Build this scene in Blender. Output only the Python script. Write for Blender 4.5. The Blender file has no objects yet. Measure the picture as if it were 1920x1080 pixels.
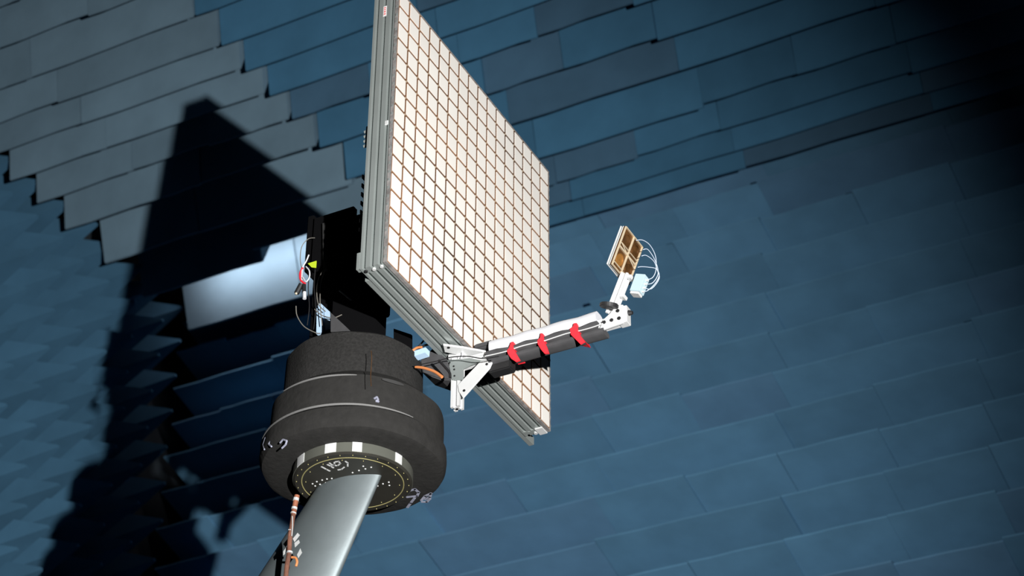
import bpy, bmesh, math, random
from mathutils import Vector, Matrix
random.seed(7)
D = bpy.data; S = bpy.context.scene; COL = S.collection

# ------------------------------------------------------------------ camera
# world axes: X = direction the antenna faces, Y = away from the camera along the chamber, Z = up; camera at the origin,
# 1.6 m above the chamber floor
cam = D.objects.new('camera', D.cameras.new('camera')); COL.objects.link(cam); S.camera = cam
cam.matrix_world = Matrix(((0.888689, 0.25769294, 0.37924427, 0), (0.45848414, -0.50830099, -0.72898724, 0),
                           (0.00491537, 0.82172042, -0.56986963, 0), (0, 0, 0, 1)))
cam.data.sensor_width = 36; cam.data.lens = 4015.24 / 1920 * 36
cam.data.clip_start = 0.05; cam.data.clip_end = 100
cam.data.dof.use_dof = True; cam.data.dof.focus_distance = 4.95; cam.data.dof.aperture_fstop = 5.6
# ------------------------------------------------------------------ world and lights
W = D.worlds.new('world'); S.world = W; W.use_nodes = True
W.node_tree.nodes['Background'].inputs[0].default_value = (0.35, 0.5, 0.8, 1)
W.node_tree.nodes['Background'].inputs[1].default_value = 0.012
def lamp(name, kind, loc, target, energy, **kw):
    l = D.lights.new(name, kind); l.energy = energy
    o = D.objects.new(name, l); COL.objects.link(o); o.location = loc
    o.rotation_euler = (Vector(target) - Vector(loc)).to_track_quat('-Z', 'Y').to_euler()
    for k, v in kw.items(): setattr(l, k, v)
    return o
FLASH = (1.053, 0.178, 0.473)
lamp('studio_flash', 'SPOT', FLASH, (-4.62, 6.67, 4.18), 2640, spot_size=math.radians(46.5), spot_blend=1.0, shadow_soft_size=0.022, color=(1, 0.985, 0.965))
lamp('ceiling_row_fill', 'AREA', (-4.95, 6.985, 6.145), (-4.95, 7.185, 6.115), 3.6, shape='RECTANGLE', size=0.95, size_y=0.02, color=(1, 0.89, 0.88))  # added unseen strip light, brightens the last grey ceiling row inside the shadow
V = S.view_settings; S.display_settings.display_device = 'sRGB'
V.view_transform = 'Standard'; V.look = 'None'; V.exposure = 0; V.gamma = 1; V.use_curve_mapping = False

# ------------------------------------------------------------------ materials
def mat(name, col, rough=0.6, metal=0.0, vary=0.0, noise=None, bump=None, spec=0.5, emit=None, alpha=1):
    m = D.materials.new(name); m.use_nodes = True; nt = m.node_tree; N = nt.nodes; L = nt.links
    b = N['Principled BSDF']; b.inputs['Roughness'].default_value = rough; b.inputs['Metallic'].default_value = metal
    b.inputs['Specular IOR Level'].default_value = spec
    c = (*col, 1); b.inputs['Base Color'].default_value = c; out = None
    m.diffuse_color = c
    if noise or vary:
        rgb = N.new('ShaderNodeRGB'); rgb.outputs[0].default_value = c; out = rgb.outputs[0]
        if noise:
            sc, amt = noise[:2]
            tc = N.new('ShaderNodeTexCoord'); nz = N.new('ShaderNodeTexNoise'); nz.inputs['Scale'].default_value = sc
            nz.inputs['Detail'].default_value = 5
            geo = N.new('ShaderNodeNewGeometry'); L.new(geo.outputs['Position'], nz.inputs['Vector'])
            mr = N.new('ShaderNodeMapRange'); L.new(nz.outputs['Fac'], mr.inputs[0])
            mr.inputs[1].default_value = 0.3; mr.inputs[2].default_value = 0.7
            mr.inputs[3].default_value = 1 - amt; mr.inputs[4].default_value = 1 + amt
            mx = N.new('ShaderNodeVectorMath'); mx.operation = 'SCALE'; L.new(out, mx.inputs[0]); L.new(mr.outputs[0], mx.inputs['Scale'])
            out = mx.outputs[0]
        if vary:
            oi = N.new('ShaderNodeObjectInfo'); mr = N.new('ShaderNodeMapRange'); L.new(oi.outputs['Random'], mr.inputs[0])
            mr.inputs[3].default_value = 1 - vary; mr.inputs[4].default_value = 1 + vary
            mx = N.new('ShaderNodeVectorMath'); mx.operation = 'SCALE'; L.new(out, mx.inputs[0]); L.new(mr.outputs[0], mx.inputs['Scale'])
            out = mx.outputs[0]
        L.new(out, b.inputs['Base Color'])
    if bump:
        sc, st, dist = bump
        nz = N.new('ShaderNodeTexNoise'); nz.inputs['Scale'].default_value = sc; nz.inputs['Detail'].default_value = 6
        geo = N.new('ShaderNodeNewGeometry'); L.new(geo.outputs['Position'], nz.inputs['Vector'])
        bp = N.new('ShaderNodeBump'); bp.inputs['Strength'].default_value = st; bp.inputs['Distance'].default_value = dist
        L.new(nz.outputs['Fac'], bp.inputs['Height']); L.new(bp.outputs[0], b.inputs['Normal'])
    return m
M = {}
FK = dict(vary=0.09, noise=(5, 0.09), bump=(9, 0.10, 0.02), spec=0.1)
M['blue'] = mat('blue_foam', (0.062, 0.185, 0.31), 0.95, **FK)
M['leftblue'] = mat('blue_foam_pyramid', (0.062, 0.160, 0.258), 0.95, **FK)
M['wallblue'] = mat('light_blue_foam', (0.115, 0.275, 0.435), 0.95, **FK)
M['slate'] = mat('slate_foam', (0.070, 0.155, 0.245), 0.95, **FK)
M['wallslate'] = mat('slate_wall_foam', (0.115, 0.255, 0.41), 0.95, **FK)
M['grey'] = mat('grey_foam', (0.158, 0.252, 0.325), 0.95, **FK)
M['shell'] = mat('dark_wall', (0.02, 0.03, 0.04), 0.9, noise=(2, 0.2))
M['floorm'] = mat('floor_foam', (0.02, 0.04, 0.06), 0.95, noise=(4, 0.2))
M['patch'] = mat('white_laminate', (0.77, 0.745, 0.70), 0.45, vary=0.025, noise=(6, 0.03), spec=0.3)
M['copper'] = mat('copper_substrate', (0.20, 0.10, 0.05), 0.4, metal=0.3, noise=(3.5, 0.7))
M['brass'] = mat('brass', (0.72, 0.60, 0.42), 0.4, metal=0.4)
M['alu'] = mat('aluminium', (0.33, 0.365, 0.355), 0.42, metal=0.45, noise=(12, 0.06))
M['alub'] = mat('bright_aluminium', (0.66, 0.67, 0.67), 0.4, metal=0.2, noise=(20, 0.05))
M['trim'] = mat('grey_edge_trim', (0.20, 0.19, 0.185), 0.5, noise=(60, 0.35))
M['galv'] = mat('polished_pylon', (0.135, 0.16, 0.168), 0.45, metal=0.45, noise=(9, 0.12), bump=(5, 0.15, 0.01))
M['mirror'] = mat('polished_steel', (0.27, 0.28, 0.24), 0.28, metal=0.7, noise=(5, 0.2))
M['flange'] = mat('anodised_flange', (0.045, 0.043, 0.036), 0.4, metal=0.4, noise=(14, 0.15))
M['hub'] = mat('charcoal_foam', (0.0195, 0.0192, 0.0187), 0.95, noise=(160, 0.25), bump=(220, 0.5, 0.004), spec=0.15)
M['hub2'] = mat('charcoal_foam_smooth', (0.021, 0.0206, 0.0198), 0.9, noise=(60, 0.12), bump=(90, 0.3, 0.004), spec=0.15)
M['seam'] = mat('pale_tape', (0.16, 0.16, 0.158), 0.6)
M['chalk'] = mat('chalk', (0.24, 0.25, 0.32), 0.9, noise=(70, 0.3))
M['black'] = mat('black_metal', (0.003, 0.003, 0.0035), 0.75, spec=0.08)
M['blackp'] = mat('black_plastic', (0.012, 0.012, 0.013), 0.55)
M['dgrey'] = mat('dark_grey_metal', (0.045, 0.045, 0.045), 0.5, metal=0.2)
M['foamg'] = mat('grey_wrap_foam', (0.05, 0.05, 0.053), 0.85, noise=(40, 0.15))
M['white'] = mat('white_foam', (0.56, 0.57, 0.60), 0.6, noise=(30, 0.03))
M['red'] = mat('red_strap', (0.80, 0.025, 0.04), 0.5)
M['redpr'] = mat('red_print', (0.75, 0.15, 0.15), 0.5)
M['label'] = mat('white_label', (0.75, 0.72, 0.72), 0.5)
M['pblue'] = mat('pale_blue_board', (0.42, 0.58, 0.75), 0.6, noise=(30, 0.05))
M['iceb'] = mat('ice_blue_case', (0.40, 0.52, 0.57), 0.45)
M['orange'] = mat('orange_sheath', (0.55, 0.20, 0.07), 0.45)
M['copperc'] = mat('copper_cable', (0.27, 0.10, 0.055), 0.45, metal=0.2, noise=(40, 0.4))
M['copperd'] = mat('brown_cable', (0.17, 0.075, 0.05), 0.45, metal=0.2, noise=(40, 0.4))
M['film'] = mat('clear_wrap', (0.6, 0.62, 0.62), 0.25, metal=0.3)
M['cablew'] = mat('white_cable', (0.48, 0.55, 0.66), 0.4)
M['cableg'] = mat('grey_cable', (0.17, 0.16, 0.14), 0.5)
M['yel'] = mat('yellow_green_tape', (0.5, 0.65, 0.03), 0.5)
M['gold'] = mat('gold_ring', (0.42, 0.38, 0.17), 0.4, metal=0.3)
M['amber'] = mat('amber_cup', (0.30, 0.14, 0.035), 0.4, metal=0.3)
M['brown'] = mat('copper_recess', (0.10, 0.045, 0.014), 0.4, metal=0.3, noise=(60, 0.4))

# ------------------------------------------------------------------ helpers
class MB:
    def __init__(s): s.v = []; s.f = []
    def add(s, vs, fs):
        n = len(s.v); s.v += [tuple(v) for v in vs]; s.f += [tuple(i + n for i in f) for f in fs]; return s
    def box(s, a, b):
        x0, y0, z0 = a; x1, y1, z1 = b
        return s.add([(x0,y0,z0),(x1,y0,z0),(x1,y1,z0),(x0,y1,z0),(x0,y0,z1),(x1,y0,z1),(x1,y1,z1),(x0,y1,z1)],
                     [(0,3,2,1),(4,5,6,7),(0,1,5,4),(1,2,6,5),(2,3,7,6),(3,0,4,7)])
    def prism(s, pts, off):                       # closed polygon of 3D points swept by the vector off
        n = len(pts); off = Vector(off); P = [Vector(p) for p in pts]
        return s.add(P + [p + off for p in P], [tuple(range(n))[::-1], tuple(range(n, 2*n))] + [(i, (i+1) % n, n+(i+1) % n, n+i) for i in range(n)])
    def tube(s, pts, r, seg=8, smooth=True):
        P = [Vector(p) for p in pts]
        if smooth and len(P) > 2:
            Q = []
            for i in range(len(P) - 1):
                p0 = P[max(i-1, 0)]; p1 = P[i]; p2 = P[i+1]; p3 = P[min(i+2, len(P)-1)]
                for k in range(5):
                    t = k / 5; Q.append(0.5 * ((2*p1) + (p2-p0)*t + (2*p0-5*p1+4*p2-p3)*t*t + (3*p1-p0-3*p2+p3)*t**3))
            P = Q + [P[-1]]
        vs = []; n = len(P); up = Vector((0.13, 0.31, 0.94))
        for i, p in enumerate(P):
            d = (P[min(i+1, n-1)] - P[max(i-1, 0)]).normalized(); a = d.cross(up)
            if a.length < 1e-3: a = d.cross(Vector((1, 0, 0)))
            a.normalize(); b = d.cross(a); rr = r[0] + (r[1]-r[0])*i/(n-1) if isinstance(r, tuple) else r
            vs += [p + (a*math.cos(2*math.pi*k/seg) + b*math.sin(2*math.pi*k/seg))*rr for k in range(seg)]
        fs = [(i*seg+k, i*seg+(k+1) % seg, (i+1)*seg+(k+1) % seg, (i+1)*seg+k) for i in range(n-1) for k in range(seg)]
        fs += [tuple(range(seg))[::-1], tuple(range((n-1)*seg, n*seg))]
        return s.add(vs, fs)
    def lathe(s, c, prof, seg=72, axis='Z'):      # prof: (radius, height) pairs, closed top and bottom
        vs = []; n = len(prof)
        for r, h in prof:
            for k in range(seg):
                a = 2*math.pi*k/seg; q = (r*math.cos(a), r*math.sin(a), h)
                if axis == 'X': q = (h, q[0], q[1])
                vs.append((c[0]+q[0], c[1]+q[1], c[2]+q[2]))
        fs = [(i*seg+k, i*seg+(k+1) % seg, (i+1)*seg+(k+1) % seg, (i+1)*seg+k) for i in range(n-1) for k in range(seg)]
        fs += [tuple(range(seg))[::-1], tuple(range((n-1)*seg, n*seg))]
        return s.add(vs, fs)
    def mesh(s, name, m, smooth=False, bevel=0):
        me = D.meshes.new(name); me.from_pydata(s.v, [], s.f)
        bm = bmesh.new(); bm.from_mesh(me); bmesh.ops.recalc_face_normals(bm, faces=bm.faces)
        if bevel: bmesh.ops.bevel(bm, geom=[e for e in bm.edges if len(e.link_faces) == 2 and e.calc_face_angle(0) > 0.6], offset=bevel, segments=2, affect='EDGES', clamp_overlap=True)
        if smooth:
            for f in bm.faces: f.smooth = True
            for e in bm.edges:
                if len(e.link_faces) == 2 and e.calc_face_angle(0) > 0.6: e.smooth = False
        bm.to_mesh(me); bm.free(); me.materials.append(M[m] if isinstance(m, str) else m); return me
    def build(s, name, m, parent=None, smooth=False, bevel=0): return link(name, s.mesh(name, m, smooth, bevel), parent)
def link(name, me, parent=None):
    o = D.objects.new(name, me); COL.objects.link(o)
    if parent is not None:
        o.parent = parent
        o.matrix_parent_inverse = Matrix.Identity(4)
        P = parent; off = Vector((0, 0, 0))
        while P is not None: off += Vector(P.location); P = P.parent
        o.location = -off                          # meshes are written in world coordinates
    return o
def thing(name, label, cat, loc=(0, 0, 0), group=None):
    o = D.objects.new(name, None); COL.objects.link(o); o.location = loc; o.empty_display_size = 0.05
    o['label'] = label; o['category'] = cat
    if group: o['group'] = group
    return o
def tag(o, label, cat, group=None):
    o['label'] = label; o['category'] = cat
    if group: o['group'] = group
    return o
def struct(o): o['kind'] = 'structure'; return o
def lab(o, t): o['label'] = t; return o
def visible(p, mx=360):
    c = cam.matrix_world.transposed().to_3x3() @ Vector(p)
    if c.z > -0.1: return False
    x = 960 + 4015.24*c.x/-c.z; y = 540 - 4015.24*c.y/-c.z
    return -mx < x < 1920+mx and -mx < y < 1080+mx

# ------------------------------------------------------------------ chamber shell
RZ, RY, RX = 5.97, 7.42, -5.62            # planes of the absorber tips: ceiling, far wall, left wall
H = 0.43
ceiling = struct(MB().box((RX-H-.1, -3.0, RZ+H), (4.0, RY+H+.1, RZ+H+.15)).build('ceiling', 'shell'))
wall_back = struct(MB().box((RX-.36-.15, RY+H, -1.6), (4.0, RY+H+.15, RZ+H)).build('wall_back', 'shell'))
wall_left = struct(MB().box((RX-.36-.15, -3.0, -1.6), (RX-.36, RY+H, RZ+H)).build('wall_left', 'shell'))
floor = struct(MB().box((RX-H-.15, -3.0, -1.75), (4.0, RY+H+.15, -1.6)).build('floor', 'floorm'))

# unit wedge: ridge at the origin along X (-.5 .. .5), body rising to +Z
def wedge_mesh(name, m, hp):
    b = MB(); t = 0.004
    ring = [(-t, 0), (t, 0), (hp, H), (hp, H+.0), (-hp, H)]
    ring = [(-t, 0.0), (t, 0.0), (hp-.002, H-.03), (hp-.002, H-.001), (-hp+.002, H-.001), (-hp+.002, H-.03)]
    n = len(ring); K = 5; vs = []
    for i in range(K):
        x = -.5 + i/(K-1); s = 0.004*math.sin(i*1.9+len(name))*(0 < i < K-1)
        vs += [(x, y, z + (s if z < .01 else 0)) for y, z in ring]
    fs = [(i*n+k, i*n+(k+1) % n, (i+1)*n+(k+1) % n, (i+1)*n+k) for i in range(K-1) for k in range(n)]
    fs += [tuple(range(n))[::-1], tuple(range((K-1)*n, K*n))]
    return b.add(vs, fs).mesh(name, m)
CW = {m: wedge_mesh('foam_wedge_'+m, m, 0.108) for m in ('blue', 'slate', 'grey')}
RIDGE_BLUE = [4.22, 4.43, 4.65, 4.87, 5.08, 5.29, 5.49, 5.68, 5.86, 6.05, 6.28, 6.51, 6.77, 6.97, 7.13, 7.26]
RIDGE_GREY = [4.22, 4.43, 4.65, 4.87, 5.08, 5.29, 5.47, 5.65, 5.83, 6.03, 6.25, 6.57, 6.88, 7.24]
joints = [-4.24, -3.40, -2.59, -1.71, -0.86, 0.0, 0.85]
def ceiling_block(a, b, y, m, flat=False, pitch=.215):
    cx = (a+b)/2
    if not (visible((a, y, RZ)) or visible((b, y, RZ)) or visible((cx, y, RZ+.2))): return
    o = link('foam_wedge', CW[m], ceiling)
    hj = 0 if flat else random.uniform(-.010, .010)
    o.location = (cx, y + random.uniform(-.006, .006), RZ + hj)
    o.scale = (b-a-.002, pitch/.215, 1 - hj/H)
    o.rotation_euler = (random.uniform(-.010, .010), random.uniform(-.007, .007)*(.8/(b-a))**.5, random.uniform(-.004, .004))
for j, y in enumerate(RIDGE_BLUE):
    for a, b in zip(joints, joints[1:]):
        segs = [(a, b)]
        if random.random() < .4 and j < 14: mid = (a+b)/2 + random.uniform(-.04, .04); segs = [(a, mid), (mid, b)]
        for a2, b2 in segs: ceiling_block(a2, b2, y, 'slate' if random.random() < .2 else 'blue', j > 13)
for j, y in enumerate(RIDGE_GREY):
    pitch = max(.20, y - RIDGE_GREY[j-1]) if j else .2
    e0 = -5.63 + random.uniform(-.012, .012)
    if j == 12: segs = [(e0, -4.93, 6.88), (-4.93, -4.245, 6.79)]
    elif j == 13: segs = [(-5.60, -4.93, y), (-4.93, -4.245, y)]
    elif random.random() < .5: segs = [(e0, -5.08, y), (-5.08, -4.245, y)]
    else: c = random.uniform(-4.95, -4.6); segs = [(e0, -5.08 - .0, y), (-5.08, c, y), (c, -4.245, y)]
    for a, b, yy in segs: ceiling_block(a, b, yy, 'grey', j > 12, pitch)
# far wall wedges: ridge towards the room
BW = {m: wedge_mesh('wall_wedge_'+m, m, 0.103) for m in ('wallblue', 'wallslate')}
z = 6.20; row = 0
wjoint = [-5.80, -5.20, -4.32, -3.45, -2.60, -1.71, -0.86, 0.0]
while z > 3.2:
    for a, b in zip(wjoint, wjoint[1:]):
        sg = [(a, b)] if random.random() < .6 else [(a, (a+b)/2), ((a+b)/2, b)]
        for a2, b2 in sg:
            if not (visible((a2, RY, z)) or visible((b2, RY, z))): continue
            o = link('foam_wedge', BW['wallslate' if random.random() < .15 else 'wallblue'], wall_back)
            hj = random.uniform(-.018, .018)
            o.rotation_euler = (-math.pi/2 + random.uniform(-.012, .012), random.uniform(-.006, .006), random.uniform(-.004, .004))
            o.location = ((a2+b2)/2, RY + hj, z + random.uniform(-.006, .006)); o.scale = (b2-a2-.0005, 1, 1 - hj/H)
    z -= .205; row += 1
# left wall pyramids: tips towards +X
HL = .36
def pyr_mesh(name, m, h):
    t = .007; b = MB(); H = HL
    b.add([(0,-t,-t),(0,t,-t),(0,t,t),(0,-t,t),(-H+.03,-h,-h),(-H+.03,h,-h),(-H+.03,h,h),(-H+.03,-h,h),(-H,-h,-h),(-H,h,-h),(-H,h,h),(-H,-h,h)],
          [(0,1,2,3),(0,4,5,1),(1,5,6,2),(2,6,7,3),(3,7,4,0),(4,8,9,5),(5,9,10,6),(6,10,11,7),(7,11,8,4),(11,10,9,8)])
    return b.mesh(name, m)
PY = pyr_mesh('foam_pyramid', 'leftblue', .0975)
for iy in range(16):
    for iz in range(13):
        y = 4.49 + iy*.195; zz = 3.86 + iz*.205
        if y > 7.3 or zz > RZ+H-.1 or not visible((RX, y, zz), 420): continue
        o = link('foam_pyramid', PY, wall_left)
        hj = random.uniform(-.03, .02)
        o.location = (RX + hj, y, zz); o.scale = (1 + hj/HL, 1, 1); o.rotation_euler = (0, random.uniform(-.02, .02), random.uniform(-.02, .02))

# ------------------------------------------------------------------ antenna panel
bx, by, bz = -2.0038, 3.2590, 2.7164; NC = 16; cs = .05
ant = thing('panel_antenna', 'large square antenna panel of white square patches in a grooved aluminium frame', 'antenna', (bx-.03, by+.4, bz))
MB().box((bx-.006, by-.0025, bz-.0025), (bx-.0012, by+.8025, bz+.8025)).build('copper_board', 'copper', ant)
PM = MB().box((-.0012, -.0203, -.0207), (.0004, .0203, .0207)).mesh('patch', 'patch')
for i in range(NC):
    for j in range(NC):
        o = link('patch', PM, ant); o.location = Vector((bx, by+(i+.5)*cs, bz+(j+.5)*cs)) - Vector(ant.location)
d = MB()
for i in range(NC+1):
    for j in range(NC+1):
        y, z_ = by+i*cs, bz+j*cs; r = .0019
        d.box((bx-.0014, y-r, z_-r), (bx-.0006, y+r, z_+r))
o = d.build('solder_dot', 'brass', ant); o['kind'] = 'stuff'
# grooved rail profile (depth d behind the board, o outward)
def rail_profile():
    P = [(0, 0)]
    for k in range(3):
        c = .010 + .020*k
        P += [(c-.0042, 0), (c-.0032, .0035), (c-.0052, .006), (c+.0052, .006), (c+.0032, .0035), (c+.0042, 0)]
    return P + [(.060, 0), (.060, .020), (.045, .020), (.042, .016), (.038, .016), (.035, .020), (0, .020)]
prof = rail_profile(); X0 = bx - .0085
def rail(name, kind):
    b = MB()
    if kind == 'L': pts = [(X0-d_, by-.0015+o_, bz-.002) for d_, o_ in prof]; off = (0, 0, .806)
    if kind == 'R': pts = [(X0-d_, by+.8015-o_, bz-.002) for d_, o_ in prof]; off = (0, 0, .806)
    if kind == 'B': pts = [(X0-d_, by+.0195, bz-.002+o_) for d_, o_ in prof]; off = (0, .761, 0)
    if kind == 'T': pts = [(X0-d_, by+.0195, bz+.804-o_) for d_, o_ in prof]; off = (0, .761, 0)
    return b.prism(pts, off).build(name, 'alu', ant)
rails = {k: rail('frame_rail', k) for k in 'LRBT'}
MB().box((X0, by-.001, bz-.0015), (bx-.006, by+.801, bz+.8015)).build('backing_sheet', 'dgrey', ant)
# flat stiffener behind the lower rail, longer than the panel
MB().box((X0-.075, by+.045, bz+.0), (X0-.0605, by+.850, bz+.022)).build('back_stiffener', 'alu', ant, bevel=.001)
MB().box((X0-.070, by-.002, bz+.0), (X0-.0605, by+.012, bz+.045)).build('corner_plate', 'alu', ant, bevel=.001)
# end bores and bolts at the corners
def bolts(locs, r, axis, name='bolt', m='alub', parent=None):
    for p in locs:
        b = MB(); A = {'Z': Vector((0,0,1)), 'Y': Vector((0,1,0)), 'X': Vector((1,0,0))}[axis]
        p = Vector(p); b.tube([p - A*.003, p + A*.001], r, 10, False)
        b.build(name, m, parent)
bolts([(X0-.010, by+.009, bz-.0025), (X0-.030, by+.010, bz-.0025)], .0042, 'Z', 'bolt', 'alub', ant)
bolts([(X0-.050, by+.009, bz-.0025)], .0042, 'Z', 'bore', 'blackp', ant)
bolts([(X0-.009, by+.793, bz-.0025), (X0-.028, by+.795, bz-.0025)], .005, 'Z', 'bolt', 'alub', ant)
cp = MB().box((X0-.022, by+.775, bz-.006), (X0-.001, by+.806, bz-.002)); cp.build('corner_bracket', 'alub', ant, bevel=.0008)
for k in (0, 1): # bright T-nut clips in the outer groove
    MB().box((X0-.014, by-.0035, bz+.388+k*.001), (X0-.005, by+.001, bz+.400)).build('groove_clip', 'alub', ant, bevel=.001) if k == 0 else None
# label on the left rail near the top
lb = MB().box((X0-.0335, by-.0022, bz+.728), (X0-.0245, by-.0012, bz+.760)).build('label', 'label', ant)
for z0, z1 in ((.733, .7365), (.740, .744), (.747, .750), (.753, .756)):
    MB().box((X0-.0315, by-.0026, bz+z0), (X0-.0265, by-.0021, bz+z1)).build('print_line', 'redpr', lb)
# bracket with fixings behind the panel, left side
g = MB().box((X0-.072, by+.010, bz+.355), (X0-.0602, by+.030, bz+.415)); g.build('back_bracket', 'alub', ant, bevel=.001)
bolts([(X0-.074, by+.014, bz+.36+k*.014) for k in range(4)], .004, 'X', 'bolt', 'alu', ant)
# black spine behind the panel with cable clips
sp = MB().box((X0-.076, by+.020, bz+.10), (X0-.0602, by+.055, bz+.295)).build('back_spine', 'black', ant, bevel=.002)
for k in range(7):
    zz = bz+.12+k*.025
    MB().box((X0-.0795, by+.016, zz), (X0-.0765, by+.03, zz+.010)).build('cable_clip', 'black', sp)
MB().box((X0-.085, by+.30, bz+.30), (X0-.0602, by+.50, bz+.50)).build('mounting_plate', 'black', ant, bevel=.002)
# small solder lugs on the panel's far edge
for a, b_ in (((bx-.0078, by-.004, bz-.004), (bx-.0004, by+.0002, bz+.804)), ((bx-.0078, by+.7998, bz-.004), (bx-.0004, by+.804, bz+.804)),
              ((bx-.0078, by+.0003, bz-.004), (bx-.0004, by+.7997, bz+.0002)), ((bx-.0078, by+.0003, bz+.7998), (bx-.0004, by+.7997, bz+.804))):
    MB().box(a, b_).build('edge_trim', 'trim', ant)
e = MB()
for k in range(34):
    z_ = bz + .012 + k*.0235 + random.uniform(-.003, .003); e.box((bx-.006, by+.804, z_), (bx-.001, by+.8068, z_+.006))
for k in range(34):
    z_ = bz + .010 + k*.0235 + random.uniform(-.003, .003); e.box((bx-.005, by-.0056, z_), (bx-.001, by-.004, z_+.006))
e = e.build('edge_lugs', 'alu', ant); e['kind'] = 'stuff'

# ------------------------------------------------------------------ feed arm under the panel
arm = thing('boom', 'aluminium boom with white foam sleeve sticking out from the panel\'s lower rail', 'boom arm', (-1.98, 3.659, 2.66))
def tslot(p0, p1, half, up, name, m, parent):    # square grooved bar between two points
    p0 = Vector(p0); p1 = Vector(p1); d_ = (p1-p0).normalized(); u = Vector(up); u = (u - d_*u.dot(d_)).normalized(); v = d_.cross(u)
    h = half; g = h*.38; q = h*.45
    pr = []
    for k in range(4):
        c, s_ = [(1,0),(0,1),(-1,0),(0,-1)][k]
        for x, y in ((h, -h), (h, -g), (q+.1*h, -g*1.3), (q+.1*h, g*1.3), (h, g)):
            pr.append((x*c - y*s_, x*s_ + y*c))
    pts = [p0 + u*a + v*b_ for a, b_ in pr]
    o = MB().prism(pts, p1-p0).build(name, m, parent)
    return o
tslot((-2.045, 3.659, 2.684), (-1.612, 3.659, 2.684), .0105, (0, 0, 1), 'arm_rail', 'alub', arm)
tslot((-2.041, 3.655, 2.565), (-2.041, 3.655, 2.709), .0115, (1, 0, 0), 'upright_post', 'alub', arm)
bolts([(-2.041, 3.655, 2.566)], .003, 'Z', 'bore', 'blackp', arm)
# diagonal brace plate
br = MB().prism([(-2.0329, 3.64, 2.618), (-2.0297, 3.64, 2.5998), (-2.0182, 3.64, 2.5793), (-1.9502, 3.64, 2.6405), (-1.9421, 3.64, 2.6585), (-1.9587, 3.64, 2.6633), (-1.974, 3.64, 2.6663)], (0, .004, 0)).build('diagonal_brace', 'alub', arm, bevel=.0006)
lab(br, 'bright diagonal brace plate with bolt holes')
for p in [(-2.0151, 3.64, 2.5978), (-1.9572, 3.64, 2.6527)]:
    MB().tube([(p[0], 3.6385, p[2]), (p[0], 3.642, p[2])], .0032, 12, False).build('bolt_hole', 'blackp', br)
# horizontal strut under the rail, towards the arm
st = MB().prism([(-2.0473, 3.5932, 2.709), (-2.012, 3.6236, 2.709), (-1.9632, 3.6737, 2.709), (-1.977, 3.6973, 2.709), (-2.0181, 3.6662, 2.709), (-2.0581, 3.6205, 2.709)], (0, 0, -.005)).build('horizontal_strut', 'alub', arm, bevel=.0006)
for p in [(-2.0404, 3.6065, 2.703), (-1.9829, 3.6635, 2.703)]:
    MB().tube([(p[0], p[1], 2.7025), (p[0], p[1], 2.706)], .0035, 12, False).build('bolt_hole', 'blackp', st)
# corner gusset around the post
gu = MB().prism([(-2.0628, 3.64, 2.6951), (-2.0552, 3.64, 2.6709), (-2.0487, 3.64, 2.6369), (-2.0192, 3.64, 2.6285), (-2.0198, 3.64, 2.6577), (-1.9976, 3.64, 2.663), (-1.9685, 3.64, 2.6662), (-2.0036, 3.64, 2.6837)], (0, .004, 0)).build('corner_gusset', 'alu', arm, bevel=.0006)
for p in [(-2.0548, 3.64, 2.6854), (-2.0439, 3.64, 2.672), (-2.0423, 3.64, 2.6628), (-2.0412, 3.64, 2.645)]:
    MB().tube([(p[0], 3.6385, p[2]), (p[0], 3.642, p[2])], .0022, 10, False).build('bolt_hole', 'blackp', gu)
MB().box((-2.062, 3.643, 2.700), (-2.020, 3.668, 2.712)).build('clamp_block', 'alub', arm, bevel=.001)
MB().tube([(-2.0227, 3.638, 2.7117), (-2.0209, 3.638, 2.6964), (-2.0249, 3.638, 2.6859)], .0022, 8).build('cable_tie', 'white', arm)
# white sleeve, loft along X
def loft(st, m, name, parent, n=14, p=3.2):      # stations: x, y, z, ry, rz
    vs = []
    for x, y, z_, ry, rz in st:
        for k in range(n):
            a = 2*math.pi*k/n; c, s_ = math.cos(a), math.sin(a)
            vs.append((x, y + ry*math.copysign(abs(c)**(2/p), c), z_ + rz*math.copysign(abs(s_)**(2/p), s_)))
    fs = [(i*n+k, i*n+(k+1) % n, (i+1)*n+(k+1) % n, (i+1)*n+k) for i in range(len(st)-1) for k in range(n)]
    fs += [tuple(range(n))[::-1], tuple(range((len(st)-1)*n, len(st)*n))]
    return MB().add(vs, fs).build(name, m, parent, smooth=True)
SX = [-1.895, -1.818, -1.728]
def pinch(x): return min(1, min(abs(x-s_) for s_ in SX)/.035)
xs = [-1.953 + .2725*i/36 for i in range(37)]
loft([(x, 3.659, 2.7020-.001*(1-pinch(x)), .0205-.001*(1-pinch(x)), .0180-.001*(1-pinch(x))) for x in xs], 'white', 'foam_sleeve', arm)
xs = [-1.958 + .280*i/40 for i in range(41)]
loft([(x, 3.656, 2.6790-.002*(1-pinch(x)), .0220, .0045 + .0060*pinch(x)) for x in xs], 'foamg', 'foam_wrap', arm)
xs = [-1.953 + .290*i/40 for i in range(41)]
loft([(x, 3.656, 2.6600-.001*(1-pinch(x)), .0180, .0055 + .0020*pinch(x)) for x in xs], 'foamg', 'foam_underside', arm)
MB().tube([(x, 3.634, 2.6705 + .0015*math.sin(x*60)) for x in [-1.96+.03*i for i in range(11)]], .0014, 6).build('edge_wire', 'alub', arm)
MB().box((-1.957, 3.645, 2.632), (-1.9, 3.675, 2.6545)).build('foam_end', 'blackp', arm, bevel=.003)
MB().box((-2.0, 3.652, 2.712), (-1.952, 3.690, 2.728)).build('foam_pad', 'foamg', arm, bevel=.004)
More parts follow.
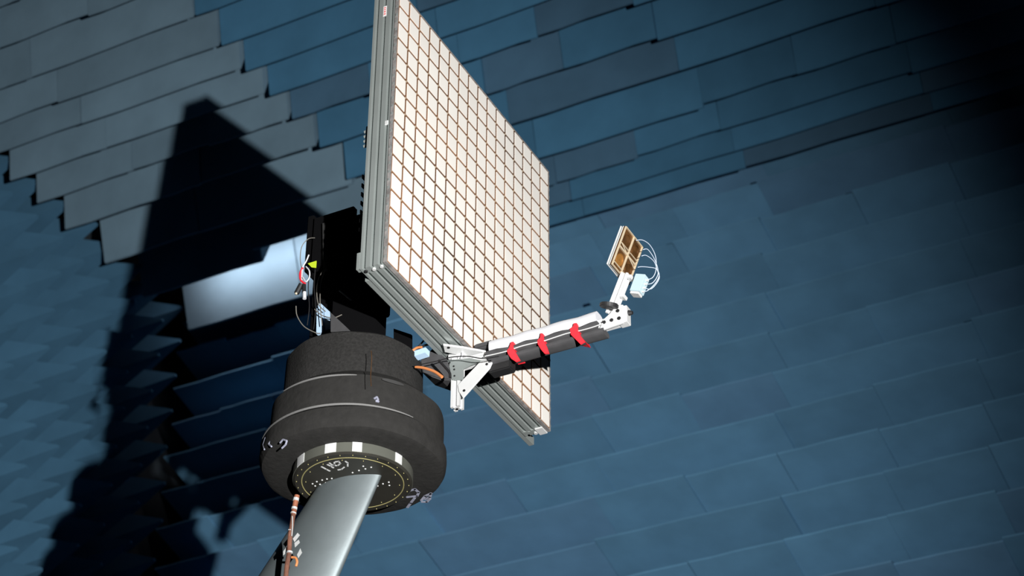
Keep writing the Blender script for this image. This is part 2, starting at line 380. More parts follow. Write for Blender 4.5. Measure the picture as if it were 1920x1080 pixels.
for k, P in enumerate([[(-1.8921, 3.632, 2.6901), (-1.8852, 3.632, 2.6895), (-1.8858, 3.632, 2.6752), (-1.8803, 3.632, 2.659), (-1.8679, 3.632, 2.6337), (-1.8788, 3.632, 2.6326), (-1.8911, 3.632, 2.6448), (-1.8995, 3.632, 2.6603), (-1.9023, 3.632, 2.6698), (-1.8968, 3.632, 2.6755)],
                       [(-1.8163, 3.632, 2.6923), (-1.8096, 3.632, 2.6888), (-1.8069, 3.632, 2.6663), (-1.8003, 3.632, 2.6499), (-1.795, 3.632, 2.6311), (-1.8057, 3.632, 2.6328), (-1.8151, 3.632, 2.6471), (-1.8232, 3.632, 2.6639), (-1.8245, 3.632, 2.6744), (-1.8177, 3.632, 2.6796)],
                       [(-1.7327, 3.632, 2.6933), (-1.7247, 3.632, 2.6923), (-1.721, 3.632, 2.6695), (-1.7146, 3.632, 2.6518), (-1.7055, 3.632, 2.6362), (-1.7162, 3.632, 2.6322), (-1.7279, 3.632, 2.6486), (-1.7398, 3.632, 2.665), (-1.7422, 3.632, 2.6816), (-1.7342, 3.632, 2.685)]]):
    b = MB(); b.prism(P, (0, .005, 0)); zm = max(p[2] for p in P)
    b.prism([(p[0], p[1]+.0012, p[2]) for p in P if p[2] > zm - .042], (0, .052, 0))
    lab(b.build('strap', 'red', arm, bevel=.0008), 'red strap')
# end gusset with three holes, upright stub and knob
eg = MB().prism([(-1.6736, 3.644, 2.6667), (-1.6652, 3.644, 2.6887), (-1.6477, 3.644, 2.7007), (-1.6301, 3.644, 2.7185), (-1.6143, 3.644, 2.7151), (-1.6143, 3.644, 2.666), (-1.6684, 3.644, 2.6622)], (0, .005, 0)).build('end_gusset', 'alub', arm, bevel=.0006)
for p in [(-1.6614, 3.644, 2.681), (-1.6429, 3.644, 2.6812), (-1.6244, 3.644, 2.6806), (-1.6272, 3.644, 2.7017)]:
    MB().tube([(p[0], 3.642, p[2]), (p[0], 3.646, p[2])], .0042, 14, False).build('bolt_hole', 'blackp', eg)
MB().box((-1.630, 3.650, 2.672), (-1.608, 3.672, 2.716)).build('end_stub', 'alub', arm, bevel=.001)
MB().tube([(-1.607, 3.659, 2.699), (-1.598, 3.659, 2.697)], (.007, .004), 10, False).build('knob', 'blackp', arm)
c0 = [(-1.6422, 3.63, 2.7123)][0]; wn = Vector((.30, -.28, 1)).normalized()
lab(MB().tube([Vector(c0) - wn*.0045, Vector(c0) + wn*.0045], .0215, 28, False).build('hand_wheel', 'blackp', arm, bevel=.0015), 'black hand wheel at the bend')
MB().tube([Vector(c0), (-1.640, 3.655, c0[2])], .004, 8, False).build('wheel_axle', 'dgrey', arm)
# inclined mast
T = Vector((.40, 0, 1)).normalized(); NV = Vector((1, 0, -.40)).normalized(); YV = Vector((0, 1, 0))
m0 = Vector((-1.652, 3.659, 2.708)); m1 = Vector((-1.6105, 3.659, 2.806))
tslot(m0, m1, .0095, (1, 0, 0), 'inclined_mast', 'alub', arm)
for k, t_ in enumerate((.45, .92)):
    p = m0.lerp(m1, t_); a = p + NV*.009
    MB().prism([a - YV*.010 - T*.004, a + YV*.010 - T*.004, a + YV*.010 + T*.004, a - YV*.010 + T*.004], NV*.012).build('mast_clip', 'alub', arm, bevel=.0008)

# ------------------------------------------------------------------ feed antenna at the arm's tip
fo = Vector((-1.6065, 3.660, 2.858)); 
fd = thing('feed_antenna', 'small square feed antenna with gold ribs at the tip of the arm', 'antenna', fo)
hw, hh = .046, .051
def slab(u0, u1, v0, v1, n0, n1): # u along Y, v along T, n along the outward normal
    b = MB(); P = [fo + YV*u + T*v + NV*n for n in (n0, n1) for u, v in ((u0, v0), (u1, v0), (u1, v1), (u0, v1))]
    return b.add(P, [(0,3,2,1),(4,5,6,7),(0,1,5,4),(1,2,6,5),(2,3,7,6),(3,0,4,7)])
slab(-hw, hw, -hh, hh, -.0145, -.0125).build('radiating_plate', 'alub', fd)
slab(-hw+.002, hw-.002, -hh+.002, hh-.002, -.0118, -.0085).build('spacer_layer', 'alu', fd)
slab(-hw, hw, -hh, hh, -.0080, -.0060).build('middle_plate', 'alub', fd)
slab(-hw, hw, -hh, hh, -.0052, -.002).build('copper_base', 'brown', fd)
w = .0022
for u0, u1, v0, v1 in ((-hw, -hw+w, -hh, hh), (hw-w, hw, -hh, hh), (-hw+w, hw-w, -hh, -hh+w), (-hw+w, hw-w, hh-w, hh), (-.0014, .0014, -hh+w, hh-w), (-hw+w, -.002, -.002, .002), (.002, hw-w, -.002, .002)):
    slab(u0, u1, v0, v1, -.002, .002).build('frame_rib', 'brass', fd)
for su in (-1, 1):
    for sv in (-1, 1):
        c = fo + YV*su*.023 + T*sv*.0255
        b = MB(); ringp = []
        for r, n_ in ((.0150, -.002), (.0150, .0015), (.0138, .0015), (.0138, -.001), (.001, -.001)):
            ringp.append([c + YV*r*math.cos(a*math.pi/10) + T*r*math.sin(a*math.pi/10) + NV*n_ for a in range(20)])
        vs = [p for rg in ringp for p in rg]
        fs = [(i*20+k, i*20+(k+1) % 20, (i+1)*20+(k+1) % 20, (i+1)*20+k) for i in range(4) for k in range(20)]
        b.add(vs, fs).build('feed_cup', 'brown' if (su, sv) != (-1, -1) else 'amber', fd, smooth=True)
        slab(su*.023-.019, su*.023+.019, sv*.0255-.0165, sv*.0255-.015, .0, .003).build('thin_rib', 'brass', fd)
for c_ in ((-1, 1), (1, -1)):
    a = fo + YV*c_[0]*.042 + T*c_[1]*.010 + NV*.0015; b_ = fo + NV*.0015
    MB().tube([a, b_], .0011, 6, False).build('thin_rib', 'brass', fd)
# junction box with its cables
jb = thing('junction_box', 'small ice-blue box clipped to the mast below the gold feed', 'box', (-1.582, 3.659, 2.765))
def slab2(o_, u0, u1, v0, v1, n0, n1):
    P = [o_ + YV*u + T*v + NV*n for n in (n0, n1) for u, v in ((u0, v0), (u1, v0), (u1, v1), (u0, v1))]
    return MB().add(P, [(0,3,2,1),(4,5,6,7),(0,1,5,4),(1,2,6,5),(2,3,7,6),(3,0,4,7)])
jo = Vector((-1.5905, 3.659, 2.772))
slab2(jo, -.012, .012, -.022, .022, 0, .026).build('case', 'iceb', jb, bevel=.001)
slab2(jo, -.010, .010, -.028, -.0225, .002, .024).build('connector_block', 'alub', jb, bevel=.0005)
for k in range(4):
    a = jo + NV*.026 + T*(-.017+.010*k)
    MB().tube([a - NV*.001, a + NV*.005], .0022, 8, False).build('connector', 'alub', jb)
cabs = [[(-1.5638, 3.665, 2.7795), (-1.5478, 3.665, 2.7819), (-1.5392, 3.665, 2.8013), (-1.5392, 3.665, 2.8384), (-1.5525, 3.665, 2.8742), (-1.5706, 3.665, 2.8938), (-1.5853, 3.665, 2.8971)],
        [(-1.5668, 3.665, 2.7687), (-1.5483, 3.665, 2.7673), (-1.5343, 3.665, 2.7894), (-1.5409, 3.665, 2.827), (-1.557, 3.665, 2.8621), (-1.5689, 3.665, 2.866)],
        [(-1.5697, 3.665, 2.7594), (-1.5515, 3.665, 2.7522), (-1.5323, 3.665, 2.774), (-1.5366, 3.665, 2.799), (-1.5436, 3.665, 2.8249), (-1.5615, 3.665, 2.8471), (-1.5734, 3.665, 2.8495)],
        [(-1.5726, 3.665, 2.7515), (-1.5621, 3.665, 2.7497), (-1.5432, 3.665, 2.7628), (-1.532, 3.665, 2.7827), (-1.5391, 3.665, 2.8027), (-1.5573, 3.665, 2.813), (-1.5744, 3.665, 2.8199), (-1.5837, 3.665, 2.8214)]]
for k, P in enumerate(cabs):
    o = MB().tube(P, .0009, 6).build('thin_cable', 'cablew')
    tag(o, ['thin pale cable looping from the box to the feed\'s upper edge, outermost at top', 'thin pale cable between ice-blue box and upper right of gold feed',
            'thin pale cable from ice-blue box to middle right of gold feed', 'thin pale cable curving lowest, from the box to the feed\'s lower right'][k], 'cable', 'thin pale cables beside the gold feed')

# ------------------------------------------------------------------ pylon with flange
cxh, cyh, zb = -2.2805, 3.600, 2.431
hub = thing('foam_drum', 'charcoal drum of stacked round foam slabs with a metal flange underneath, on the pylon', 'foam drum', (cxh, cyh, zb))
pyl = thing('support_pylon', 'polished metal blade-shaped pylon leaning under the charcoal drum', 'pylon', (-4.6, 3.6, -1.6))
zf = zb - .032
def ogive(z_):                                     # blade-like section: pointed at +X, tapering upward
    dz = zf - z_; xf = cxh + .082 - .43*dz; xb = cxh - .090 - .72*dz; ch = (xf-xb)/2; cx = (xf+xb)/2; th = ch*.40
    P = []
    for k in range(48):
        a = 2*math.pi*k/48; c, s_ = math.cos(a), math.sin(a)
        P.append((cx + ch*c, cyh - .006 + th*math.copysign(abs(s_)**1.0, s_)*(1 - .45*max(0, c)**2), z_))
    return P
zs = [zf, zf-.05, zf-.12, zf-.2, zf-.3, zf-.45, zf-.7, zf-1.2, zf-2.0, zf-3.0, -1.6]
vs = [p for z_ in zs for p in ogive(z_)]; n = 48
MB().add(vs, [(i*n+k, i*n+(k+1) % n, (i+1)*n+(k+1) % n, (i+1)*n+k) for i in range(len(zs)-1) for k in range(n)] + [tuple(range(n)), tuple(range((len(zs)-1)*n, len(zs)*n))]).build('pylon_shaft', 'galv', pyl, smooth=True)
fc = (cxh+.006, cyh-.004, zf)
fl = MB().lathe(fc, [(.001, 0), (.131, 0), (.135, .003), (.135, .0315), (.001, .0315)], 96).build('flange', 'flange', hub, smooth=True)
MB().lathe(fc, [(.1352, .004), (.1362, .004), (.1362, .031), (.1352, .031), (.1352, .004)], 96).build('rim_band', 'mirror', fl, smooth=True)
b = MB(); rr, r2 = .1155, .0013
for k in range(96):
    for q in range(6):
        a = 2*math.pi*k/96; c = 2*math.pi*q/6; r_ = rr + r2*math.cos(c)
        b.v.append((fc[0]+r_*math.cos(a), fc[1]+r_*math.sin(a), zf - .0002 + .6*r2*math.sin(c)))
b.f = [(k*6+q, k*6+(q+1) % 6, ((k+1) % 96)*6+(q+1) % 6, ((k+1) % 96)*6+q) for k in range(96) for q in range(6)]
lab(b.build('gold_ring', 'gold', fl, smooth=True), 'thin yellowish ring on the flange face')
for a0, a1 in ([(-2.3515, 3.4864, 2.42), (-2.3298, 3.4628, 2.42)], [(-2.2688, 3.5069, 2.42), (-2.2486, 3.4986, 2.42)], [(-2.2191, 3.5003, 2.42), (-2.2032, 3.5084, 2.42)], [(-2.1502, 3.5615, 2.42), (-2.1467, 3.5818, 2.42)]):  # bright strips modelled on the rim in place of lamp reflections
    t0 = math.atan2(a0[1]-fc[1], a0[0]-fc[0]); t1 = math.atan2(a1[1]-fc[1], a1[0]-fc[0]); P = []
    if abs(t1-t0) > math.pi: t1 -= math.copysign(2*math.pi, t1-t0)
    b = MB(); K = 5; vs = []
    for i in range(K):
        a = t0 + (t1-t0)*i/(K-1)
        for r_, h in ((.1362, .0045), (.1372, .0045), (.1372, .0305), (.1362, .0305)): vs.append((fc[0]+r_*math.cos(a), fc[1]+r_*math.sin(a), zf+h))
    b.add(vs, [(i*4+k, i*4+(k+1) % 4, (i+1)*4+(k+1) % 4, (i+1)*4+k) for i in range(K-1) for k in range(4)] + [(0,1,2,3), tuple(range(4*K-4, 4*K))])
    lab(b.build('rim_glint', 'alub', fl), 'bright glint modelled on the flange rim')
def dots(P, r, m, name):
    for p in P:
        MB().lathe((p[0], p[1], zf-.0016), [(r*.5, 0), (r, .0008), (r, .0018)], 8).build(name, m, fl)
dots([(-2.3566, 3.5562, 2.399), (-2.3429, 3.5522, 2.399), (-2.3283, 3.5514, 2.399), (-2.316, 3.5522, 2.399), (-2.3051, 3.555, 2.399), (-2.3564, 3.5673, 2.399), (-2.3428, 3.5659, 2.399), (-2.3271, 3.5656, 2.399), (-2.2298, 3.6312, 2.399), (-2.2141, 3.6282, 2.399), (-2.1986, 3.6278, 2.399), (-2.2048, 3.6411, 2.399), (-2.2495, 3.5533, 2.399), (-2.2318, 3.5515, 2.399), (-2.2153, 3.5518, 2.399), (-2.2, 3.5516, 2.399), (-2.2135, 3.5394, 2.399)], .0022, 'alub', 'screw')
for k in range(28):
    a = 2*math.pi*(k+.4)/28
    for r_ in (.127,) if k % 2 else (.127, .106):
        dots([(fc[0]+r_*math.cos(a), fc[1]+r_*math.sin(a))], .0011, 'gold', 'rim_screw')
# white lettering and arc marks on the flange face
def strokes(lines, parent, m, wdt, zpl, name):
    for L_ in lines:
        b = MB()
        for p, q in zip(L_, L_[1:]):
            p = Vector((p[0], p[1], zpl)); q = Vector((q[0], q[1], zpl)); d_ = (q-p)
            if d_.length < 1e-6: continue
            s_ = d_.normalized().cross(Vector((0, 0, 1)))*wdt/2; e_ = d_.normalized()*wdt*.3
            b.prism([p-e_-s_, q+e_-s_, q+e_+s_, p-e_+s_], (0, 0, -.0007))
        b.build(name, m, parent)
strokes([[(-2.2979, 3.4994, 2.399), (-2.2945, 3.5145, 2.399), (-2.2918, 3.5239, 2.399)], [(-2.2812, 3.4972, 2.399), (-2.2785, 3.5066, 2.399), (-2.2769, 3.5154, 2.399)], [(-2.2732, 3.4933, 2.399), (-2.273, 3.5067, 2.399), (-2.2661, 3.5022, 2.399)], [(-2.2624, 3.4961, 2.399), (-2.2698, 3.5083, 2.399), (-2.2634, 3.5115, 2.399), (-2.2532, 3.5061, 2.399), (-2.2515, 3.4963, 2.399), (-2.2591, 3.4951, 2.399)],
         [(-2.2722, 3.5284, 2.399), (-2.2646, 3.5296, 2.399), (-2.2543, 3.5241, 2.399)], [(-2.2377, 3.5033, 2.399), (-2.2371, 3.5115, 2.399), (-2.2444, 3.5238, 2.399)]], fl, 'alub', .0035, zf, 'lettering')
strokes([[(-2.3771, 3.601, 2.399), (-2.3641, 3.5937, 2.399), (-2.3546, 3.5875, 2.399)]], fl, 'alub', .005, zf, 'white_mark')

# ------------------------------------------------------------------ charcoal foam drum around the positioner base
def disc(r, z0, z1, m, cx=cxh, cy=cyh, wob=0.002, hole=0, seed=0, rb=.01, rt=.004):
    rnd = random.Random(seed); ph = [rnd.uniform(0, 6.28) for _ in range(5)]; seg = 120
    pr = [(max(hole, .001), z0), (r-rb, z0), (r-rb*.35, z0+rb*.3), (r, z0+rb), (r+.001, (z0+z1)/2), (r, z1-rt), (r-rt, z1), (max(hole, .001), z1)]
    b = MB(); vs = []
    for R_, z_ in pr:
        for k in range(seg):
            a = 2*math.pi*k/seg; w_ = wob*(math.sin(2*a+ph[0]) + .6*math.sin(5*a+ph[1]) + .4*math.sin(11*a+ph[2])) if R_ > hole+.01 else 0
            vs.append((cx+(R_+w_)*math.cos(a), cy+(R_+w_)*math.sin(a), z_))
    n_ = seg; fs = [(i*n_+k, i*n_+(k+1) % n_, (i+1)*n_+(k+1) % n_, (i+1)*n_+k) for i in range(len(pr)-1) for k in range(n_)]
    if hole > .005: fs += [((len(pr)-1)*n_+k, (len(pr)-1)*n_+(k+1) % n_, (k+1) % n_, k) for k in range(n_)]
    else: fs += [tuple(range(n_))[::-1], tuple(range((len(pr)-1)*n_, len(pr)*n_))]
    b.add(vs, fs); return b.build('foam_slab', m, hub, smooth=True)
bot = disc(.2105, zb-.004, zb+.055, 'hub2', hole=.1385, seed=1, rb=.018, rt=.006, cx=cxh+.001)
mid = disc(.1975, zb+.056, zb+.164, 'hub2', seed=2, rb=.004, rt=.026, cx=cxh+.007)
top = disc(.1600, zb+.165, zb+.288, 'hub', seed=3, rb=.004, rt=.006, cx=cxh-.009)
def arcstrip(r, z_, a0, a1, w_, m, name, parent):
    b = MB(); K = 40; vs = []
    for i in range(K):
        a = math.radians(a0+(a1-a0)*i/(K-1)); t = w_*math.sin(math.pi*(i+.5)/K)**.4
        for R_, h in ((r, -t/2), (r+.0012, -t/2), (r+.0012, t/2), (r, t/2)): vs.append((cxh+R_*math.cos(a), cyh+R_*math.sin(a), z_+h))
    b.add(vs, [(i*4+k, i*4+(k+1) % 4, (i+1)*4+(k+1) % 4, (i+1)*4+k) for i in range(K-1) for k in range(4)] + [(0,1,2,3), tuple(range(4*K-4, 4*K))])
    return b.build(name, m, parent)
lab(arcstrip(.2105, zb+.0530, -150, -20, .0050, 'seam', 'seam_tape', bot), 'pale tape line along the lower seam')
lab(arcstrip(.2015, zb+.1350, -112, -58, .0045, 'seam', 'seam_tape', mid), 'pale tape line along the upper seam')
lab(arcstrip(.2050, zb+.1300, -42, -27, .0085, 'dgrey', 'grey_scuff', mid), 'grey scuffed strip')
# vertical stitch of brown thread across the two upper slabs
MB().tube([(-2.1465, 3.441, 2.6293), (-2.1441, 3.441, 2.6086), (-2.1442, 3.441, 2.583)], .0008, 6).build('stitch', 'brown', hub)
MB().tube([(-2.1174, 3.398, 2.5508), (-2.1177, 3.398, 2.5299), (-2.115, 3.398, 2.5028)], .0008, 6).build('stitch', 'brown', hub)
# chalk marks
strokes([[(-2.2058, 3.7267, 2.427), (-2.1867, 3.7252, 2.427), (-2.1863, 3.7422, 2.427), (-2.1983, 3.7558, 2.427), (-2.2217, 3.7496, 2.427)], [(-2.2087, 3.7618, 2.427), (-2.2277, 3.7778, 2.427), (-2.2445, 3.7923, 2.427)], [(-2.1993, 3.7779, 2.427), (-2.1817, 3.7642, 2.427), (-2.1635, 3.7593, 2.427), (-2.1743, 3.7736, 2.427), (-2.1891, 3.7774, 2.427)], [(-2.202, 3.7851, 2.427), (-2.192, 3.7902, 2.427), (-2.1779, 3.7802, 2.427)]], bot, 'chalk', .0065, zb-.0040, 'chalk_mark')
def side_strokes(lines, r, parent, m, wdt):
    for L_ in lines:
        b = MB()
        for p, q in zip(L_, L_[1:]):
            P = []
            for s_ in (p, q):
                a = math.atan2(s_[1]-cyh, s_[0]-cxh); P.append(Vector((cxh+r*math.cos(a), cyh+r*math.sin(a), s_[2])))
            b.tube(P, wdt/2, 6, False)
        b.build('chalk_mark', m, parent)
side_strokes([[(-2.3911, 3.46, 2.4709), (-2.4088, 3.46, 2.4602), (-2.393, 3.46, 2.4407)], [(-2.3594, 3.46, 2.4457), (-2.3675, 3.46, 2.4409), (-2.3539, 3.46, 2.4276)]], .2100, bot, 'chalk', .0042)
side_strokes([[(-2.3338, 3.44, 2.4215), (-2.3258, 3.44, 2.4263), (-2.3154, 3.44, 2.418), (-2.3176, 3.44, 2.409), (-2.327, 3.44, 2.4046)]], .2098, bot, 'chalk', .0045)
side_strokes([[(-2.0992, 3.41, 2.5078), (-2.0873, 3.41, 2.5141), (-2.0802, 3.41, 2.5066), (-2.0922, 3.41, 2.5031), (-2.076, 3.41, 2.5026)]], .2025, mid, 'chalk', .0050)
# thick dark cut in the foam beside the cable exit
MB().tube([(cxh-.145, cyh-.060, zb+.002), (cxh-.150, cyh+.015, zb-.001), (cxh-.118, cyh+.085, zb-.001), (cxh-.085, cyh+.115, zb+.001)], .0045, 8).build('cable_slit', 'black', bot)

# foam block, orange sleeve and tags right of the drum
fb = MB(); fb.prism([(-2.136, 3.64, 2.7179), (-2.101, 3.64, 2.7419), (-2.0527, 3.64, 2.6848), (-2.0544, 3.64, 2.6386), (-2.0784, 3.64, 2.6454), (-2.1275, 3.64, 2.677)], (0, .06, 0))
tag(fb.build('foam_block', 'foamg', bevel=.003), 'small charcoal foam block wedged between drum and panel rail', 'foam block')
tag(MB().prism([(-2.1319, 3.6, 2.7158), (-2.0979, 3.6, 2.7176), (-2.0988, 3.6, 2.7032), (-2.1286, 3.6, 2.7016)], (0, .02, 0)).build('pale_tag', 'pblue'), 'pale blue tag sticking out right of the drum', 'tag')
tag(MB().tube([(-2.1144, 3.585, 2.6595), (-2.0916, 3.585, 2.65), (-2.063, 3.585, 2.6316), (-2.043, 3.585, 2.6115)], (.0030, .0038), 10).build('orange_conduit', 'orange', smooth=True), 'orange conduit curving under the small charcoal foam block', 'conduit')
tag(MB().tube([(-2.132, 3.6, 2.7188), (-2.1208, 3.6, 2.7229), (-2.1079, 3.6, 2.7206)], .003, 8).build('orange_plug', 'orange', smooth=True), 'orange cable end above the pale blue tag', 'cable')
tag(MB().tube([(-2.1172, 3.58, 2.6604), (-2.082, 3.58, 2.6574), (-2.0498, 3.58, 2.6553), (-2.0192, 3.58, 2.6551), (-1.9775, 3.58, 2.6458), (-1.9361, 3.58, 2.628), (-1.8952, 3.58, 2.6218)], .0013, 6).build('black_cable', 'blackp'), 'thin black cable running from the drum past the bracket to the arm', 'cable')
tag(MB().tube([(-2.0527, 3.585, 2.6591), (-2.0367, 3.585, 2.6371), (-2.0238, 3.585, 2.6175), (-2.0221, 3.585, 2.6041)], .0032, 8).build('black_hose', 'blackp', smooth=True), 'thick black cable bending down beside the foam block', 'cable')
tag(MB().tube([(-2.1281, 3.61, 2.7294), (-2.1169, 3.61, 2.738), (-2.1073, 3.61, 2.747)], .0022, 6).build('black_wire', 'blackp'), 'short black wire rising from the orange cable end to the rail', 'cable')
tag(MB().tube([(-2.1222, 3.61, 2.7262), (-2.1082, 3.61, 2.7309), (-2.0953, 3.61, 2.7301)], .0026, 6).build('black_wire', 'blackp'), 'short black wire lying flatter, below the rising one', 'cable')
tag(MB().prism([(-2.1868, 3.6, 2.7964), (-2.138, 3.6, 2.7652), (-2.1364, 3.6, 2.7216), (-2.1852, 3.6, 2.7599)], (0, .006, 0)).build('black_corner_plate', 'black'), 'small black plate standing at the right edge of the drum\'s top', 'plate')

# ------------------------------------------------------------------ positioner behind the panel
pos = thing('antenna_positioner', 'black rotary positioner on the foam drum, holding the panel from behind', 'positioner', (cxh, cyh, zb+.289))
zt = zb + .2885
MB().box((-2.335, 3.555, zt), (-2.212, 3.610, 2.945)).build('base_block', 'black', pos, bevel=.003)
MB().box((-2.425, 3.60, zt), (-2.335, 3.67, 3.04)).build('neck', 'black', pos, bevel=.003)
MB().lathe((0, 3.659, 3.116), [(.001, -2.41), (.075, -2.41), (.080, -2.405), (.080, -2.29), (.086, -2.285), (.086, -2.10), (.001, -2.10)], 48, 'X').build('rotary_drum', 'black', pos, smooth=True)
MB().box((-2.430, 3.565, 3.015), (-2.411, 3.75, 3.185)).build('end_plate', 'black', pos, bevel=.003)
MB().prism([(-2.3718, 3.545, 3.1315), (-2.361, 3.545, 3.1295), (-2.3495, 3.545, 2.9846), (-2.3608, 3.545, 2.985)], (0, .01, 0)).build('grey_bar', 'dgrey', pos, bevel=.001)
MB().box((-2.405, 3.5565, 3.01), (-2.29, 3.575, 3.165)).build('side_cover', 'black', pos, bevel=.002)
MB().prism([(-2.335, 3.60, 2.935), (-2.25, 3.60, 2.935), (-2.335, 3.60, 3.0)], (0, .05, 0)).build('gusset', 'black', pos)
MB().box((-2.2115, 3.565, 2.83), (-2.196, 3.60, 2.89)).build('connector_box', 'black', pos, bevel=.004)
for k in range(4):
    MB().tube([(-2.42, 3.61+.04*k, 3.184), (-2.42, 3.61+.04*k, 3.192)], .006, 8, False).build('bolt', 'black', pos)
MB().tube([(-2.3115, 3.55, 2.9131), (-2.2908, 3.55, 2.8896), (-2.2767, 3.55, 2.8745)], .0022, 8).build('shiny_lever', 'alu', pos)
for P, lb_ in (([(-2.3874, 3.57, 2.9038), (-2.3788, 3.57, 2.9105), (-2.3707, 3.57, 2.9018), (-2.3641, 3.57, 2.8228), (-2.3835, 3.57, 2.8225)], 'pale blue strip standing left of another on the drum\'s top'),
               ([(-2.3675, 3.57, 2.8977), (-2.3497, 3.57, 2.8767), (-2.3376, 3.57, 2.8255), (-2.3583, 3.57, 2.8241)], 'pale blue strip with slanted edge standing right of another on the drum\'s top')):
    tag(MB().prism(P, (0, .01, 0)).build('pale_strip', 'pblue'), lb_, 'strip')
tag(MB().prism([(-2.3004, 3.5, 2.8163), (-2.2566, 3.5, 2.764), (-2.2557, 3.5, 2.7488), (-2.297, 3.5, 2.7612)], (0, .04, 0)).build('foam_offcut', 'foamg'), 'charcoal foam offcut behind the pale blue strips on the drum', 'foam block')
# loose wiring on the positioner's left side
def cable(P, r, m, label, name='loose_cable'): tag(MB().tube(P, r, 7).build(name, m, smooth=True), label, 'cable')
cable([(-2.3941, 3.55, 3.0966), (-2.4127, 3.55, 3.0995), (-2.43, 3.55, 3.0825), (-2.432, 3.55, 3.0461), (-2.4249, 3.55, 3.0118)], .0011, 'cableg', 'dark cable arching left over the bright ceiling row, topmost of the loose cables')
cable([(-2.3613, 3.55, 2.9915), (-2.3734, 3.55, 2.9685), (-2.3771, 3.55, 2.9336), (-2.3699, 3.55, 2.8925), (-2.3486, 3.55, 2.8643)], .0012, 'cableg', 'grey cable bowing left below the grey bar of the positioner')
cable([(-2.3579, 3.55, 2.9857), (-2.3664, 3.55, 2.9537), (-2.3668, 3.55, 2.9148), (-2.3627, 3.55, 2.8748), (-2.3551, 3.55, 2.8265)], .0011, 'cableg', 'grey cable hanging straight down to the pale blue strips')
cable([(-2.434, 3.55, 2.906), (-2.4288, 3.55, 2.8765), (-2.4066, 3.55, 2.839), (-2.3718, 3.55, 2.8102), (-2.3596, 3.55, 2.805)], .0013, 'cableg', 'dark cable making the large lowest loop onto the drum\'s top')
cable([(-2.3795, 3.55, 2.88), (-2.3554, 3.55, 2.8541), (-2.3248, 3.55, 2.8387), (-2.3013, 3.55, 2.8407)], .0013, 'cableg', 'grey cable crossing in front of the two pale blue strips')
cable([(-2.4037, 3.55, 3.013), (-2.4023, 3.55, 2.9493), (-2.3954, 3.55, 2.8926), (-2.3977, 3.55, 2.8394)], .0012, 'blackp', 'black cable hanging down the positioner\'s left edge')
cable([(-2.386, 3.55, 2.9994), (-2.3853, 3.55, 2.944), (-2.377, 3.55, 2.8869), (-2.3785, 3.55, 2.8214)], .0012, 'blackp', 'black cable hanging between the left edge and the grey loops')
wl = thing('wire_bundle', 'tangle of red and white wires hanging left of the positioner', 'wires', (-2.455, 3.55, 3.0))
MB().tube([(-2.4188, 3.545, 3.0115), (-2.4254, 3.545, 2.9977), (-2.4223, 3.545, 2.9762), (-2.4091, 3.545, 2.9609)], .0028, 8).build('red_wire', 'red', wl, smooth=True)
MB().tube([(-2.4062, 3.54, 3.0075), (-2.396, 3.54, 2.9915), (-2.3947, 3.54, 2.9722), (-2.4031, 3.54, 2.9622), (-2.4133, 3.54, 2.9781)], .0017, 8).build('white_wire', 'white', wl, smooth=True)
MB().tube([(-2.4043, 3.545, 3.0452), (-2.4108, 3.545, 3.0281), (-2.419, 3.545, 3.0148), (-2.4204, 3.545, 2.9914), (-2.4186, 3.545, 2.9671)], .0018, 8).build('white_wire', 'white', wl, smooth=True)
tag(MB().prism([(-2.4022, 3.54, 3.0158), (-2.3779, 3.54, 3.0159), (-2.3781, 3.54, 2.9953), (-2.3906, 3.54, 3.0009)], (0, .002, 0)).build('tape_flag', 'yel'), 'yellow-green tape flag on the positioner\'s left cables', 'tape')
c1 = thing('cable_connector', 'black round connector with brass centre hanging lowest left of the wire tangle', 'connector', (-2.47, 3.55, 2.98))
MB().tube([(-2.4198, 3.545, 2.9628), (-2.4318, 3.545, 2.9398)], .0065, 14, False).build('body', 'blackp', c1, smooth=True)
MB().tube([(-2.4306, 3.543, 2.9397), (-2.4326, 3.543, 2.9357)], .0030, 10, False).build('pin', 'brass', c1)
c2 = thing('cable_connector', 'white-tipped connector hanging right of the black round one', 'connector', (-2.45, 3.55, 2.98))
MB().tube([(-2.412, 3.545, 2.9587), (-2.4104, 3.545, 2.9362)], .0050, 14, False).build('body', 'blackp', c2, smooth=True)
MB().tube([(-2.4075, 3.543, 2.9341), (-2.4061, 3.543, 2.9149)], .0046, 12, False).build('tip', 'white', c2, smooth=True)

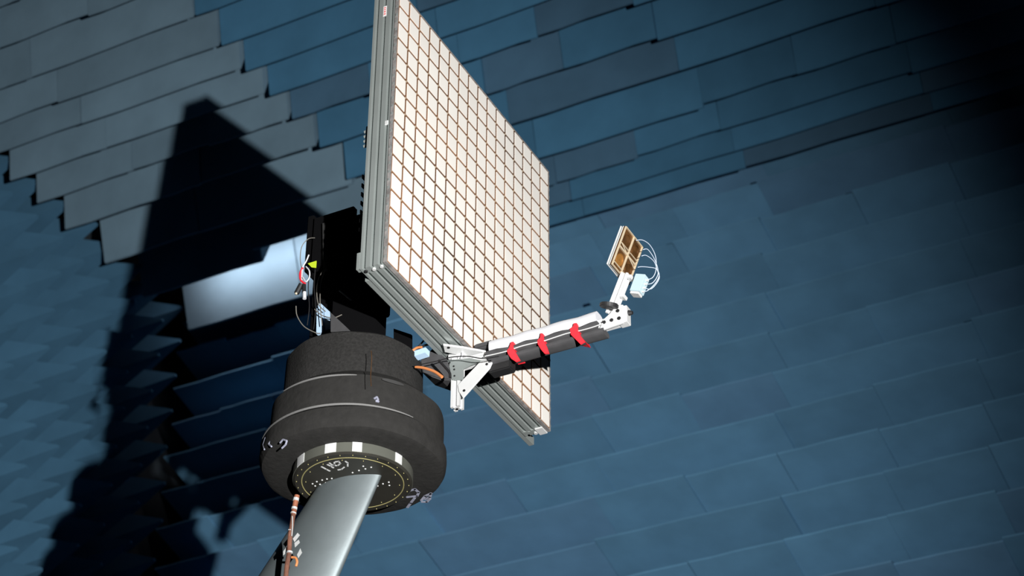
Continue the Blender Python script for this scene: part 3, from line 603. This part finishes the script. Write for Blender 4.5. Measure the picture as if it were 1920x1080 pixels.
# ------------------------------------------------------------------ copper cable in front of the pylon
cb = thing('copper_cable_bundle', 'copper-coloured cable bundle hanging from the drum in front of the pylon', 'cable', (-2.36, 3.5, 2.2))
MB().tube([(-2.3484, 3.485, 2.3311), (-2.3521, 3.485, 2.3064), (-2.3547, 3.485, 2.2842)], (.0060, .0058), 10).build('upper_sheath', 'copperc', cb, smooth=True)
MB().tube([(-2.3547, 3.485, 2.2842), (-2.3569, 3.485, 2.2581), (-2.3591, 3.485, 2.2322), (-2.3588, 3.485, 2.1927), (-2.3617, 3.485, 2.1582), (-2.3634, 3.485, 2.1096)], (.0050, .0056), 10).build('lower_sheath', 'copperd', cb, smooth=True)
for P in ([(-2.3487, 3.483, 2.3234), (-2.3496, 3.483, 2.3169)], [(-2.3512, 3.483, 2.3011), (-2.3522, 3.483, 2.296)], [(-2.353, 3.483, 2.2882), (-2.3535, 3.483, 2.2856)], [(-2.3555, 3.483, 2.1922), (-2.3559, 3.483, 2.1884)]):
    MB().tube(P, .0066, 10, False).build('clear_band', 'film', cb)
MB().tube([(-2.3538, 3.48, 2.2776), (-2.3514, 3.48, 2.2544), (-2.3515, 3.48, 2.2279)], .0012, 6).build('side_wire', 'film', cb)
MB().tube([(-2.3555, 3.48, 2.2448), (-2.3611, 3.48, 2.2461)], .0012, 6, False).build('tie_tail', 'film', cb)
for P in ([(-2.3549, 3.49, 2.2269), (-2.3434, 3.49, 2.2387), (-2.3374, 3.49, 2.232), (-2.3501, 3.49, 2.2179)], [(-2.3499, 3.49, 2.2152), (-2.3393, 3.49, 2.2206), (-2.336, 3.49, 2.2132), (-2.3477, 3.49, 2.2042)], [(-2.3408, 3.49, 2.1842), (-2.3336, 3.49, 2.1982), (-2.3286, 3.49, 2.1866), (-2.3374, 3.49, 2.1756)], [(-2.3778, 3.49, 2.2008), (-2.3715, 3.49, 2.2085), (-2.3705, 3.49, 2.1965), (-2.377, 3.49, 2.1915)]):
    MB().prism(P, (0, .001, 0)).build('wrap_scrap', 'film', cb)
tag(MB().tube([(-2.3509, 3.485, 2.1777), (-2.341, 3.485, 2.1741), (-2.3362, 3.485, 2.1639), (-2.3381, 3.485, 2.1527)], .0028, 8).build('orange_clip', 'orange', smooth=True), 'orange clip beside the copper cable bundle near the bottom edge', 'clip')
